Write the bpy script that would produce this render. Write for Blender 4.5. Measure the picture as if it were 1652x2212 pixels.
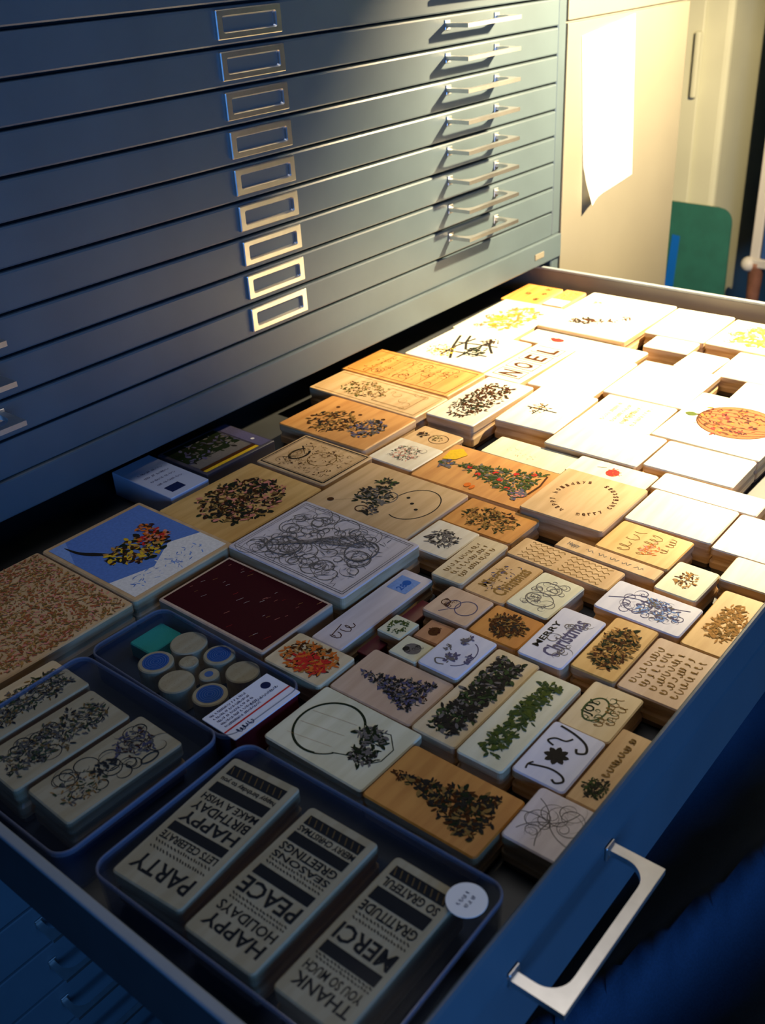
import bpy, bmesh, math, random
from mathutils import Vector, Matrix
PI=math.pi; R=math.radians
sc=bpy.context.scene; C=sc.collection
for o in list(bpy.data.objects): bpy.data.objects.remove(o)

# ---------------------------------------------------------------- camera
cam_d=bpy.data.cameras.new('camera'); cam=bpy.data.objects.new('camera',cam_d); C.objects.link(cam)
cam.location=(-1.19761,-0.70681,0.33461); cam.rotation_euler=(1.049317,0.051646,-0.884276)
cam_d.sensor_fit='VERTICAL'; cam_d.sensor_height=36.0; cam_d.lens=35.23
cam_d.clip_start=0.01; cam_d.clip_end=50
cam_d.dof.use_dof=True; cam_d.dof.focus_distance=0.78; cam_d.dof.aperture_fstop=11
sc.camera=cam
# ---------------------------------------------------------------- world, light, exposure
sc.view_settings.view_transform='Standard'; sc.view_settings.look='None'
sc.view_settings.exposure=0.0; sc.view_settings.gamma=1.0; sc.view_settings.use_curve_mapping=False
w=bpy.data.worlds.new('world'); sc.world=w; w.use_nodes=True
w.node_tree.nodes['Background'].inputs[0].default_value=(0.25,0.45,1.0,1); w.node_tree.nodes['Background'].inputs[1].default_value=0.02
def light(name,kind,loc,target,energy,col,**kw):
    d=bpy.data.lights.new(name,kind); d.energy=energy; d.color=col
    for k,v in kw.items(): setattr(d,k,v)
    o=bpy.data.objects.new(name,d); C.objects.link(o); o.location=loc
    o.rotation_euler=(Vector(target)-Vector(loc)).to_track_quat('-Z','Y').to_euler(); return o
# blue daylight from a window behind the photographer, and an added overhead fill standing in for ambient and bounced light
light('window_daylight','AREA',(-1.35,-1.85,0.12),(-0.6,0,0.0),23.0,(0.11,0.37,1.0),shape='RECTANGLE',size=1.1,size_y=0.8)
light('overhead_fill','AREA',(-0.52,-0.24,1.2),(-0.6,-0.30,0.0),3.5,(1.0,0.93,0.88),shape='RECTANGLE',size=0.7,size_y=0.7)
# bulb of the warm desk lamp (its shade is built further down and cuts the light on the left and in front)
LAMP=(0.12,-0.42,0.42)
light('desk_lamp_bulb','POINT',LAMP,(0,0,0),130.0,(1.0,0.78,0.46),shadow_soft_size=0.014)

# ---------------------------------------------------------------- helpers
def lin(h):
    h=h.lstrip('#'); return tuple(((int(h[i:i+2],16)/255)**2.2) for i in (0,2,4))
def tag(o,label=None,cat=None,group=None,kind=None):
    if label: o['label']=label
    if cat: o['category']=cat
    if group: o['group']=group
    if kind: o['kind']=kind
    return o
def mat(name,col,rough=0.5,metal=0.0,noise=0.0,scale=60.0,stretch=(1,1,1),bump=0.0,bscale=300.0,col2=None,coat=0.0,spec=0.5):
    m=bpy.data.materials.new(name); m.use_nodes=True; nt=m.node_tree; b=nt.nodes['Principled BSDF']
    b.inputs['Base Color'].default_value=(*col,1); b.inputs['Roughness'].default_value=rough; b.inputs['Metallic'].default_value=metal
    b.inputs['Coat Weight'].default_value=coat; b.inputs['Specular IOR Level'].default_value=spec
    tc=nt.nodes.new('ShaderNodeTexCoord'); mp=nt.nodes.new('ShaderNodeMapping'); mp.inputs['Scale'].default_value=stretch
    nt.links.new(tc.outputs['Object'],mp.inputs['Vector'])
    if noise>0 or col2:
        n=nt.nodes.new('ShaderNodeTexNoise'); n.inputs['Scale'].default_value=scale; n.inputs['Detail'].default_value=4
        nt.links.new(mp.outputs[0],n.inputs['Vector'])
        r=nt.nodes.new('ShaderNodeValToRGB'); c2=col2 or tuple(c*(1-noise) for c in col)
        r.color_ramp.elements[0].position=0.38; r.color_ramp.elements[1].position=0.62
        r.color_ramp.elements[0].color=(*c2,1); r.color_ramp.elements[1].color=(*col,1)
        nt.links.new(n.outputs['Fac'],r.inputs[0]); nt.links.new(r.outputs[0],b.inputs['Base Color'])
    if bump>0:
        n2=nt.nodes.new('ShaderNodeTexNoise'); n2.inputs['Scale'].default_value=bscale
        nt.links.new(mp.outputs[0],n2.inputs['Vector'])
        bp=nt.nodes.new('ShaderNodeBump'); bp.inputs['Strength'].default_value=bump; bp.inputs['Distance'].default_value=0.001
        nt.links.new(n2.outputs['Fac'],bp.inputs['Height']); nt.links.new(bp.outputs[0],b.inputs['Normal'])
    return m
def clearplastic(name,tint,alpha,rough=0.08,tr=(0.86,0.89,0.93)):
    m=bpy.data.materials.new(name); m.use_nodes=True; nt=m.node_tree; nt.nodes.clear()
    out=nt.nodes.new('ShaderNodeOutputMaterial'); mx=nt.nodes.new('ShaderNodeMixShader'); t=nt.nodes.new('ShaderNodeBsdfTransparent')
    p=nt.nodes.new('ShaderNodeBsdfPrincipled'); p.inputs['Base Color'].default_value=(*tint,1); p.inputs['Roughness'].default_value=rough
    t.inputs[0].default_value=(*tr,1); mx.inputs[0].default_value=alpha
    nt.links.new(t.outputs[0],mx.inputs[1]); nt.links.new(p.outputs[0],mx.inputs[2]); nt.links.new(mx.outputs[0],out.inputs[0]); return m
def mesh_obj(name,me,parent=None,loc=(0,0,0),rot=0):
    o=bpy.data.objects.new(name,me); C.objects.link(o); o.location=loc; o.rotation_euler=(0,0,rot)
    if parent: o.parent=parent
    return o
def empty(name,loc=(0,0,0)):
    o=bpy.data.objects.new(name,None); C.objects.link(o); o.location=loc; o.empty_display_size=0.05; return o
def fin(bm,name,m,parent=None,loc=(0,0,0),rot=0,smooth=False):
    bmesh.ops.recalc_face_normals(bm,faces=bm.faces)
    me=bpy.data.meshes.new(name); bm.to_mesh(me); bm.free()
    for x in (m if isinstance(m,(list,tuple)) else [m]): me.materials.append(x)
    if smooth:
        for p in me.polygons: p.use_smooth=True
    return mesh_obj(name,me,parent,loc,rot)
def bx(bm,x0,x1,y0,y1,z0,z1,bev=0.0,seg=2,mi=0):
    r=bmesh.ops.create_cube(bm,size=1.0); vs=r['verts']
    for v in vs:
        v.co=Vector((x0+(v.co.x+.5)*(x1-x0),y0+(v.co.y+.5)*(y1-y0),z0+(v.co.z+.5)*(z1-z0)))
    fs={f for v in vs for f in v.link_faces}
    for f in fs: f.material_index=mi
    if bev>0:
        es={e for v in vs for e in v.link_edges}
        bmesh.ops.bevel(bm,geom=list(es),offset=bev,segments=seg,profile=0.5,affect='EDGES')
    return bm
def rrect(w,d,r,n=4):
    pts=[]
    for cx,cy,a0 in ((w/2-r,d/2-r,0),(-w/2+r,d/2-r,90),(-w/2+r,-d/2+r,180),(w/2-r,-d/2+r,270)):
        for i in range(n+1):
            a=R(a0+90*i/n); pts.append((cx+r*math.cos(a),cy+r*math.sin(a)))
    return pts
def loft(bm,rings,cap0=True,cap1=True,closed=True,mi=0):
    L=[[bm.verts.new(p) for p in ring] for ring in rings]
    n=len(L[0])
    for a,b in zip(L,L[1:]):
        for i in range(n):
            if not closed and i==n-1: break
            f=bm.faces.new((a[i],a[(i+1)%n],b[(i+1)%n],b[i])); f.material_index=mi
    if cap0: bm.faces.new(L[0][::-1]).material_index=mi
    if cap1: bm.faces.new(L[-1]).material_index=mi
    return L
def slab(bm,w,d,z0,z1,r=0.003,e=0.0008,n=4,mi=0):
    """block with rounded upright corners and softened rims"""
    P=rrect(w,d,r,n); Q=rrect(w-2*e,d-2*e,max(r-e,.0002),n)
    loft(bm,[[(x,y,z0) for x,y in Q],[(x,y,z0+e) for x,y in P],[(x,y,z1-e) for x,y in P],[(x,y,z1) for x,y in Q]],mi=mi); return bm
def cyl(bm,x,y,z0,z1,r,n=28,e=0.0006,mi=0):
    ring=lambda rr,z:[(x+rr*math.cos(2*PI*i/n),y+rr*math.sin(2*PI*i/n),z) for i in range(n)]
    loft(bm,[ring(r-e,z0),ring(r,z0+e),ring(r,z1-e),ring(r-e,z1)],mi=mi); return bm

# ---------------------------------------------------------------- materials
M={}
M['paint']=mat('blue_grey_steel_paint',(0.062,0.088,0.104),rough=0.38,noise=0.1,scale=14,bump=0.06,bscale=900)
M['inner_shaded']=mat('drawer_inner_shaded',(0.05,0.055,0.06),rough=0.55,noise=0.15,scale=20)  # darkened: the shadow inside the tray is put into the colour
M['wall_lit']=mat('drawer_wall_lit',(0.14,0.13,0.12),rough=0.5,noise=0.1,scale=20)  # lighter, browner copy: warm reflected light is put into the colour
M['rail']=mat('rail_edge_paint',(0.26,0.30,0.33),rough=0.35,noise=0.1,scale=20)
M['dark']=mat('cabinet_cavity_shade',(0.008,0.009,0.012),rough=0.9)  # near-black colour stands in for the shade behind the drawer fronts
M['chrome']=mat('worn_chrome',(0.74,0.73,0.70),rough=0.34,metal=1.0,noise=0.1,scale=80)
M['card_blank']=mat('empty_label_recess',(0.06,0.085,0.10),rough=0.5)
M['beige']=mat('beige_cabinet_paint',(0.16,0.148,0.115),rough=0.5,noise=0.05,scale=8,bump=0.04,bscale=700)
M['paper']=mat('white_paper',(0.85,0.85,0.82),rough=0.8)
M['plastic']=clearplastic('clear_box_plastic',(0.10,0.13,0.22),0.22)
M['lid']=clearplastic('clear_lid_plastic',(0.10,0.12,0.16),0.045,0.12,(.88,.90,.91))
M['plastic_rim']=clearplastic('clear_box_rim_plastic',(0.20,0.22,0.30),0.55,0.15)
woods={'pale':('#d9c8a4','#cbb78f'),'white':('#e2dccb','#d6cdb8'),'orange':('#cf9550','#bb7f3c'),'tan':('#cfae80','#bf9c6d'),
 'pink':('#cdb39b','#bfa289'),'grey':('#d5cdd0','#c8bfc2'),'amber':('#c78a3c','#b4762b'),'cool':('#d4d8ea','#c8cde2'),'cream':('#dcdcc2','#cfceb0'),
 'ochre':('#d8b06a','#c89c55'),'brown':('#b98a68','#a87a59')}
for k,(a,b) in woods.items():
    M['w_'+k]=mat('wood_'+k,lin(a),rough=0.5,col2=lin(b),scale=14,stretch=(1,9,9),bump=0.05,bscale=120)
M['wood_side']=mat('wood_side_grain',lin('#cdb08a'),rough=0.38,col2=lin('#b8966c'),scale=30,stretch=(1,1,10))
M['cushion']=mat('grey_rubber_cushion',(0.10,0.08,0.07),rough=0.8)
inks={'black':'#2a2723','dgreen':'#1e2a17','green':'#4c5a22','brown':'#4a2a10','grey':'#6f6a66','blue':'#2a5fb5','lblue':'#7f9fd8','red':'#c8302a','orange':'#d8722c',
 'yellow':'#e0b82e','white':'#e8e6e0','maroon':'#3a0512','violet':'#5b5878','sepia':'#8a6c3a','pinkish':'#d98a78','teal':'#1f7f7a','tree':'#3d4f2c','navy':'#1a2650','rust':'#a8603a','gold':'#b98a4c','sky':'#5d7fc4'}
for k,h in inks.items(): M['i_'+k]=mat('ink_'+k,lin(h),rough=0.75,noise=0.12,scale=400,spec=0.12)
INK=list(inks); 

# ---------------------------------------------------------------- printed designs (flat ink shapes on the wood)
class Print:
    def __init__(s): s.v=[]; s.f=[]; s.m=[]; s.lay=0
    def z(s): s.lay+=1; return 0.00012+0.0000015*(s.lay%400)
    def line(s,pts,w=0.0005,ink='black',taper=False):
        if len(pts)<2: return
        z=s.z(); b=len(s.v); n=len(pts)
        for i,(x,y) in enumerate(pts):
            a=pts[max(i-1,0)]; c=pts[min(i+1,n-1)]; dx,dy=c[0]-a[0],c[1]-a[1]; L=math.hypot(dx,dy) or 1e-9
            t=w*.62*(1-abs(2*i/(n-1)-1)*0.85 if taper else 1)
            s.v+= [(x-dy/L*t,y+dx/L*t,z),(x+dy/L*t,y-dx/L*t,z)]
        for i in range(n-1):
            s.f.append((b+2*i,b+2*i+1,b+2*i+3,b+2*i+2)); s.m.append(INK.index(ink))
    def curve(s,P,w=0.0005,ink='black',taper=False):
        out=[]; n=len(P)
        for i in range(n-1):
            a,b_,c,d=P[max(i-1,0)],P[i],P[i+1],P[min(i+2,n-1)]
            for k in range(6):
                t=k/6; out.append(tuple(.5*(2*b_[j]+(c[j]-a[j])*t+(2*a[j]-5*b_[j]+4*c[j]-d[j])*t*t+(3*b_[j]-a[j]-3*c[j]+d[j])*t**3) for j in (0,1)))
        s.line(out+[P[-1]],w,ink,taper)
    def poly(s,pts,ink='black'):
        z=s.z(); b=len(s.v); s.v+=[(x,y,z) for x,y in pts]; s.f.append(tuple(range(b,b+len(pts)))); s.m.append(INK.index(ink))
    def rect(s,x0,x1,y0,y1,ink='black'): s.poly([(x0,y0),(x1,y0),(x1,y1),(x0,y1)],ink)
    def ring(s,cx,cy,rx,ry,w=0.0005,ink='black',a0=0,a1=360,n=28,rot=0):
        c,q=math.cos(rot),math.sin(rot); P=[]
        for i in range(n+1):
            a=R(a0+(a1-a0)*i/n); u,v=rx*math.cos(a),ry*math.sin(a); P.append((cx+u*c-v*q,cy+u*q+v*c))
        s.line(P,w,ink)
    def disc(s,cx,cy,rx,ry=None,ink='black',n=16):
        ry=ry or rx; s.poly([(cx+rx*math.cos(2*PI*i/n),cy+ry*math.sin(2*PI*i/n)) for i in range(n)],ink)
    def leaf(s,x,y,a,l,w,ink='black'):
        c,q=math.cos(a),math.sin(a); s.poly([(x+u*l*c-v*w*q,y+u*l*q+v*w*c) for u,v in ((0,0),(.15,.5),(.5,.75),(.85,.45),(1,0),(.8,-.5),(.45,-.75),(.12,-.45))],ink)
    def text(s,t,cx,cy,w,h,rot=0,ink='black'):
        V,F,bw,bh,x0,y0=glyphs(t); z=s.z(); b=len(s.v); c,q=math.cos(rot),math.sin(rot)
        for x,y in V:
            u=((x-x0)/bw-.5)*w; v=((y-y0)/bh-.5)*h; s.v.append((cx+u*c-v*q,cy+u*q+v*c,z))
        for f in F: s.f.append(tuple(b+i for i in f)); s.m.append(INK.index(ink))
    def build(s,name,parent,loc):
        if not s.f: return None
        me=bpy.data.meshes.new(name); me.from_pydata(s.v,[],s.f)
        used=sorted(set(s.m))
        for k in used: me.materials.append(M['i_'+INK[k]])
        ix={k:i for i,k in enumerate(used)}
        for p,k in zip(me.polygons,s.m): p.material_index=ix[k]
        me.update()
        return mesh_obj(name,me,parent,loc)
_g={}
def glyphs(t):
    if t in _g: return _g[t]
    cu=bpy.data.curves.new('t','FONT'); cu.body=t; cu.resolution_u=2; cu.offset=0.022
    o=bpy.data.objects.new('t',cu); C.objects.link(o); dg=bpy.context.evaluated_depsgraph_get(); dg.update()
    me=bpy.data.meshes.new_from_object(o.evaluated_get(dg)); V=[(v.co.x,v.co.y) for v in me.vertices]; F=[tuple(p.vertices) for p in me.polygons]
    bpy.data.objects.remove(o); bpy.data.meshes.remove(me)
    xs=[v[0] for v in V]; ys=[v[1] for v in V]
    _g[t]=(V,F,max(xs)-min(xs),max(ys)-min(ys),min(xs),min(ys)); return _g[t]
def inside(kind,x,y):
    if kind=='circle': return x*x+y*y<1
    if kind=='tri': return abs(x)<(1-y)/2*0.95+0.04
    if kind=='band': return abs(y)<1-.25*abs(math.sin(6*x))
    if kind=='oval': return abs(x)**3+abs(y)**2<1
    return True
def foliage(p,rng,kind,cx,cy,rx,ry,n,l,inks=('black',),wr=0.45,hole=0):
    k=0; t=0; n=int(n*2.3); l=l*.55
    while k<n and t<n*20:
        t+=1; x,y=rng.uniform(-1,1),rng.uniform(-1,1)
        if not inside(kind,x,y) or (hole and x*x+y*y<hole*hole): continue
        k+=1; ll=l*rng.uniform(.6,1.3); p.leaf(cx+x*rx,cy+y*ry,rng.uniform(0,2*PI),ll,ll*wr*rng.uniform(.4,1),rng.choice(inks))
def scrawl(p,rng,x0,x1,y,h,w=0.0004,ink='black',gap=0.12):
    """a line of loopy handwriting"""
    pts=[]; x=x0; k=0
    while x<x1:
        if rng.random()<gap and len(pts)>6: p.line(pts,w,ink); pts=[]; x+=h*.6; continue
        a=k*.9; pts.append((x+math.cos(a)*h*.24,y+math.sin(a)*h*.5*(.55+.6*abs(math.sin(k*.31+h*900))))); x+=h*.085; k+=1
    p.line(pts,w,ink)
def curls(p,rng,cx,cy,rx,ry,n,w=0.0005,ink='black',size=0.3):
    for _ in range(n):
        x,y=cx+rng.uniform(-1,1)*rx,cy+rng.uniform(-1,1)*ry; r0=min(rx,ry)*size*rng.uniform(.5,1.5); a0=rng.uniform(0,360); sg=rng.choice((-1,1))
        p.line([(x+r0*(1-t/26)*math.cos(R(a0+sg*t*22)),y+r0*(1-t/26)*math.sin(R(a0+sg*t*22))) for t in range(20)],w,ink,True)
def frame(p,W,D,m,w=0.0006,ink='black'):
    x,y=W/2-m,D/2-m; p.line([(-x,-y),(x,-y),(x,y),(-x,y),(-x,-y)],w,ink)
def words(p,rng,W,D,rows,bold=1.0):
    """stack of text rows reading along the long side; rows listed from the -x end"""
    tot=sum(r[1] for r in rows); x=-W/2+0.006; span=W-0.011; Y=D*0.80
    for t,hh in rows:
        h=span*hh/tot; c=x+h/2; x+=h
        if t=='#':
            p.rect(c-h*.42,c+h*.42,-Y/2,Y/2,'black')
        elif t=='%':
            p.rect(c-h*.42,c+h*.42,-Y/2,Y/2,'black')
            for i in range(9): p.line([(c-h*.3,-Y/2+Y*(i+.3)/9),(c+h*.3,-Y/2+Y*(i+.8)/9)],0.0005,'sepia')
        elif t=='~':
            for k in range(2):
                yy=-Y/2
                while yy<Y/2-.001:
                    l=rng.uniform(.0008,.002); p.line([(c-h*.22+k*h*.45,yy),(c-h*.05+k*h*.45+rng.uniform(-.0004,.0004),min(yy+l,Y/2))],0.0006,'black'); yy+=l+.0007
        else: p.text(t,c,0,Y,h*.78,PI/2,'black')
def D_none(p,W,D,g): pass
def D_cork(p,W,D,g):
    foliage(p,g,'any',0,0,W*.47,D*.47,1300,.0062,('sepia','gold','pinkish','rust','rust','sepia'),.35)
def D_snow(p,W,D,g):
    p.rect(-W*.46,W*.46,-D*.46,D*.46,'sky')
    p.poly([(-W*.46,-D*.2),(-W*.1,-D*.28),(W*.2,-D*.12),(W*.46,-D*.2),(W*.46,-D*.46),(-W*.46,-D*.46)],'white')
    foliage(p,g,'circle',-W*.05,-D*.34,W*.4,D*.09,40,.008,('lblue','sky','white'),.2)
    p.poly([(-W*.46,D*.16),(-W*.3,D*.46),(-W*.46,D*.46)],'lblue')
    p.curve([(-W*.36,D*.40),(-W*.33,D*.25),(-W*.22,D*.1),(-W*.12,-D*.02)],.004,'black',True)
    foliage(p,g,'circle',-W*.02,-D*.02,W*.24,D*.15,90,.011,('brown','gold','black','dgreen','yellow'),.45)
    foliage(p,g,'circle',W*.20,D*.02,W*.12,D*.08,34,.009,('red','pinkish','brown','orange'),.5)
    foliage(p,g,'circle',W*.24,D*.16,W*.06,D*.06,16,.008,('orange','brown'),.5)
def D_bouquet(p,W,D,g):
    foliage(p,g,'circle',0,0,W*.38,D*.38,260,.010,('black','brown','dgreen','pinkish','sepia','black'),.42)
    for _ in range(16):
        a=g.uniform(0,2*PI); r=g.uniform(0,.3); p.ring(W*r*math.cos(a),D*r*math.sin(a),.004,.004,.0008,'brown')
def D_framed(p,W,D,g):
    frame(p,W,D,.0035,.0016,'black'); frame(p,W,D,.0055,.0004,'brown'); p.ring(W*.05,-D*.08,W*.2,D*.16,.0007,'sepia'); p.ring(0,D*.22,W*.17,D*.09,.002,'black',20,330)
    for s in (-1,1): p.line([(s*.002,D*.16),(s*W*.2,D*.32),(s*W*.28,D*.2)],.0016,'black',True)
    foliage(p,g,'any',0,-D*.05,W*.36,D*.36,90,.005,('sepia','brown'),.25); curls(p,g,0,0,W*.3,D*.34,10,.0005,'sepia')
def D_orange_flowers(p,W,D,g):
    foliage(p,g,'circle',-W*.1,D*.1,W*.28,D*.24,100,.010,('brown','black','sepia'),.3)
    foliage(p,g,'circle',-W*.02,-D*.25,W*.25,D*.14,80,.007,('black','grey','violet'),.5)
    for _ in range(8): p.disc(g.uniform(-.3,.3)*W,g.uniform(-.3,.4)*D,.0022,ink='brown')
def D_pale_strip(p,W,D,g):
    frame(p,W,D,.005,.0006,'sepia'); foliage(p,g,'circle',0,D*.12,W*.32,D*.2,90,.006,('green','sepia','brown'),.4)
    p.line([(-W*.3,-D*.05),(W*.3,-D*.05),(W*.3,-D*.36),(-W*.3,-D*.36),(-W*.3,-D*.05)],.0006,'sepia'); curls(p,g,0,-D*.1,W*.32,D*.3,12,.0004,'sepia')
def D_orange_desk(p,W,D,g):
    frame(p,W,D,.006,.0007,'brown'); 
    for i in range(6): p.line([(-W*.38,D*(.3-i*.12)),(W*.38,D*(.3-i*.12))],.0004,'brown')
    curls(p,g,0,0,W*.34,D*.36,26,.0006,'brown',.2); foliage(p,g,'any',0,D*.1,W*.3,D*.3,40,.006,('brown','sepia'),.2)
def D_branch(p,W,D,g):
    for a in ((-.3,.15,.3,.1),(-.3,-.05,.35,-.12),(-.2,.3,-.1,-.3),(.1,.2,.2,-.25),(-.05,.0,.35,.2),(-.35,.0,.3,.3),(.0,-.3,.38,-.05)):
        p.line([(a[0]*W,a[1]*D),((a[0]+a[2])/2*W,(a[1]+a[3])/2*D+.003),(a[2]*W,a[3]*D)],.0026,'black')
    foliage(p,g,'circle',-W*.05,-D*.12,W*.16,D*.1,36,.008,('black','dgreen'),.5); foliage(p,g,'circle',-W*.2,D*.2,W*.18,D*.16,40,.006,('yellow','sepia'),.4)
    foliage(p,g,'circle',W*.28,-D*.1,W*.1,D*.1,16,.007,('black','brown'),.4)
def D_yellow(p,W,D,g):
    foliage(p,g,'circle',0,-D*.05,W*.34,D*.28,70,.014,('yellow','gold','orange','gold'),.5)
    p.curve([(-W*.36,D*.05),(-W*.1,-D*.18),(W*.15,-D*.05),(W*.33,-D*.02)],.003,'sepia',True)
    for x,y in ((-.3,.22),(.26,.12),(.24,-.28),(-.05,.28)): foliage(p,g,'circle',x*W,y*D,.006,.006,9,.006,('sepia','grey'),.5)
def D_corner_orange(p,W,D,g):
    for x,y in ((-.25,-.3),(.1,-.28),(.36,-.2),(.0,.1)): foliage(p,g,'circle',x*W,y*D,.004,.003,7,.005,('black','brown'),.5)
def D_corner_dark(p,W,D,g):
    p.rect(-W*.1,W*.47,-D*.46,D*.46,'gold'); p.rect(-W*.47,-W*.12,-D*.46,D*.46,'lblue'); foliage(p,g,'any',0,0,W*.4,D*.35,40,.004,('brown','black','violet'),.5)
def D_star(p,W,D,g):
    foliage(p,g,'circle',-W*.22,D*.12,W*.07,D*.06,14,.016,('black','brown'),.4)
    for x,y in ((-.18,-.02),(-.1,-.12),(0,-.22),(-.25,.22)): foliage(p,g,'circle',x*W,y*D,W*.06,D*.04,10,.010,('brown','black'),.25)
    foliage(p,g,'circle',W*.25,D*.3,.006,.005,6,.007,('green','yellow'),.5)
def D_redbird(p,W,D,g):
    p.disc(-W*.02,D*.22,.006,.008,'red'); p.line([(0,D*.17),(.004,D*.1)],.0012,'violet',True); foliage(p,g,'circle',0,D*.25,.006,.006,7,.006,('red','red'),.5)
    p.line([(-W*.1,-D*.1),(-W*.1,-D*.38)],.0006,'brown')
def D_letters(p,W,D,g):
    for i,t in enumerate('NOEL'):
        x=W*(-.33+.215*i); p.line([(x-.010,-D*.36),(x+.010,-D*.36),(x+.010,D*.36),(x-.010,D*.36),(x-.010,-D*.36)],.0012,'brown')
        p.text(t,x,0,.014,D*.52,0,'brown'); curls(p,g,x,0,.008,D*.28,4,.0005,'brown')
def D_deer(p,W,D,g):
    foliage(p,g,'oval',0,0,W*.40,D*.34,190,.008,('brown','dgreen','brown','brown'),.38); curls(p,g,0,0,W*.32,D*.26,16,.0008,'dgreen')
def D_cross(p,W,D,g):
    p.line([(-W*.05,D*.3),(-W*.05,-D*.2)],.0016,'black'); p.line([(-W*.2,D*.1),(W*.1,D*.06)],.0012,'black'); foliage(p,g,'circle',-W*.05,D*.1,W*.12,D*.14,22,.007,('brown','black','gold'),.3)
def D_lines_pale(p,W,D,g):
    for k in range(4): scrawl(p,g,-W*.35,W*.3,D*(.22-.14*k),.004,.0004,'sepia')
    foliage(p,g,'circle',-W*.1,-D*.05,W*.2,D*.05,22,.005,('gold','sepia'),.25)
def D_pumpkin(p,W,D,g):
    p.disc(W*.06,-D*.05,W*.30,D*.36,'rust',28); 
    for t in (.3,.55,.8,1.0): p.ring(W*.06,-D*.05,W*.30*t,D*.36,.001,'brown')
    foliage(p,g,'circle',W*.06,D*.02,W*.28,D*.3,70,.010,('orange','red','brown','brown','maroon'),.35); p.leaf(W*.03,D*.32,1.6,.012,.006,'green')
def D_reddot(p,W,D,g):
    p.disc(0,-D*.02,W*.2,D*.08,'red'); foliage(p,g,'circle',0,-D*.02,W*.25,D*.1,12,.004,('orange','red','sepia'),.4); p.line([(W*.1,D*.2),(W*.2,D*.1)],.0005,'green')
def D_oval(p,W,D,g):
    def arc(t,a0,a1,flip):
        n=len(t)
        for i,c in enumerate(t):
            if c==' ': continue
            a=R(a0+(a1-a0)*i/(n-1)); p.text(c,W*.34*math.cos(a),D*.33*math.sin(a),.0028,.0045,a+(-PI/2 if not flip else PI/2),'brown')
    arc('happy holidays',165,20,False); arc('merry christmas',200,345,True)
def D_cursive(p,W,D,g):
    scrawl(p,g,-W*.38,W*.34,D*.18,.010,.0006,'sepia'); scrawl(p,g,-W*.34,W*.36,-D*.06,.010,.0006,'sepia'); foliage(p,g,'circle',-W*.1,-D*.12,W*.2,D*.12,22,.007,('pinkish','orange'),.2); scrawl(p,g,-W*.1,W*.38,-D*.28,.006,.0004,'sepia')
def D_narrow(p,W,D,g):
    p.text('Happy',0,D*.35,D*.12,W*.4,-PI/2,'grey')
    for k in range(5): scr=[(W*.1*math.sin(i*1.7+k),D*(.22-k*.12-i*.012)) for i in range(8)]; p.line(scr,.0005,'grey')
def D_small_sepia(p,W,D,g):
    foliage(p,g,'circle',0,0,W*.25,D*.22,34,.006,('sepia','gold','brown'),.35)
def D_bigtree(p,W,D,g):
    foliage(p,g,'oval',0,-D*.05,W*.3,D*.32,110,.008,('gold','sepia','gold'),.3)
def D_brownlines(p,W,D,g):
    for k in range(5): 
        n=9; x=W*(.36-.18*k)
        pts=[(x+math.sin(i*2.1+k)*W*.05,D*(.40-.8*i/40)) for i in range(41)]; p.line(pts[:18],.0006,'sepia'); p.line(pts[20:],.0006,'sepia')
def D_bluegirl(p,W,D,g):
    p.ring(0,D*.12,W*.26,W*.26,.0007,'violet'); p.disc(-W*.03,D*.1,.002,ink='violet'); curls(p,g,0,-D*.06,W*.3,D*.3,30,.0006,'violet',.35)
    p.curve([(-W*.1,D*.44),(W*.1,D*.2),(W*.14,-D*.1),(W*.3,-D*.4)],.0006,'violet'); foliage(p,g,'circle',0,-D*.12,W*.3,D*.22,50,.007,('grey','violet','lblue'),.3)
def D_textblock(p,W,D,g):
    for k in range(5): scrawl(p,g,-W*.36,W*.34,D*(.34-.16*k),.005,.0007,'sepia',.2)
def D_holly(p,W,D,g):
    foliage(p,g,'oval',0,0,W*.36,D*.34,200,.008,('brown','sepia','dgreen','gold'),.35)
    p.text('Merry',0,D*.02,W*.55,D*.22,0,'dgreen')
def D_merry(p,W,D,g):
    p.text('MERRY',-W*.04,D*.30,W*.52,D*.14,0,'black'); p.text('Christmas',0,-D*.06,W*.72,D*.36,0,'violet'); curls(p,g,0,-D*.1,W*.34,D*.24,12,.0007,'grey',.5)
def D_cards(p,W,D,g):
    curls(p,g,0,0,W*.34,D*.32,26,.0005,'grey',.4); p.ring(-W*.15,0,W*.16,D*.3,.0005,'grey'); p.ring(W*.15,D*.05,W*.14,D*.28,.0005,'grey')
def D_merry_brown(p,W,D,g):
    p.text('Merry',-W*.05,D*.2,W*.5,D*.3,0,'sepia'); p.text('Christmas',0,-D*.2,W*.7,D*.32,0,'sepia'); foliage(p,g,'circle',0,0,W*.36,D*.36,30,.005,('sepia','violet'),.3)
def D_lines_small(p,W,D,g):
    for k in range(3): scrawl(p,g,-W*.36,W*.34,D*(.24-.24*k),.0042,.0005,'sepia')
def D_floral_small(p,W,D,g):
    foliage(p,g,'circle',0,0,W*.26,D*.30,60,.007,('grey','black','grey'),.3); curls(p,g,0,0,W*.25,D*.28,8,.0007,'grey')
def D_snowsketch(p,W,D,g):
    p.ring(0,-D*.18,W*.24,D*.20,.0006,'violet'); p.ring(-W*.02,D*.08,W*.15,D*.12,.0006,'violet'); p.ring(-W*.04,D*.25,W*.09,D*.08,.0006,'brown'); p.line([(-W*.2,D*.08),(-W*.36,D*.2)],.0005,'violet'); curls(p,g,-W*.02,D*.22,W*.14,D*.12,7,.0005,'brown',.5)
def D_wreath(p,W,D,g):
    foliage(p,g,'circle',0,0,W*.33,D*.33,150,.006,('brown','black','brown','sepia'),.4,0)
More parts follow.
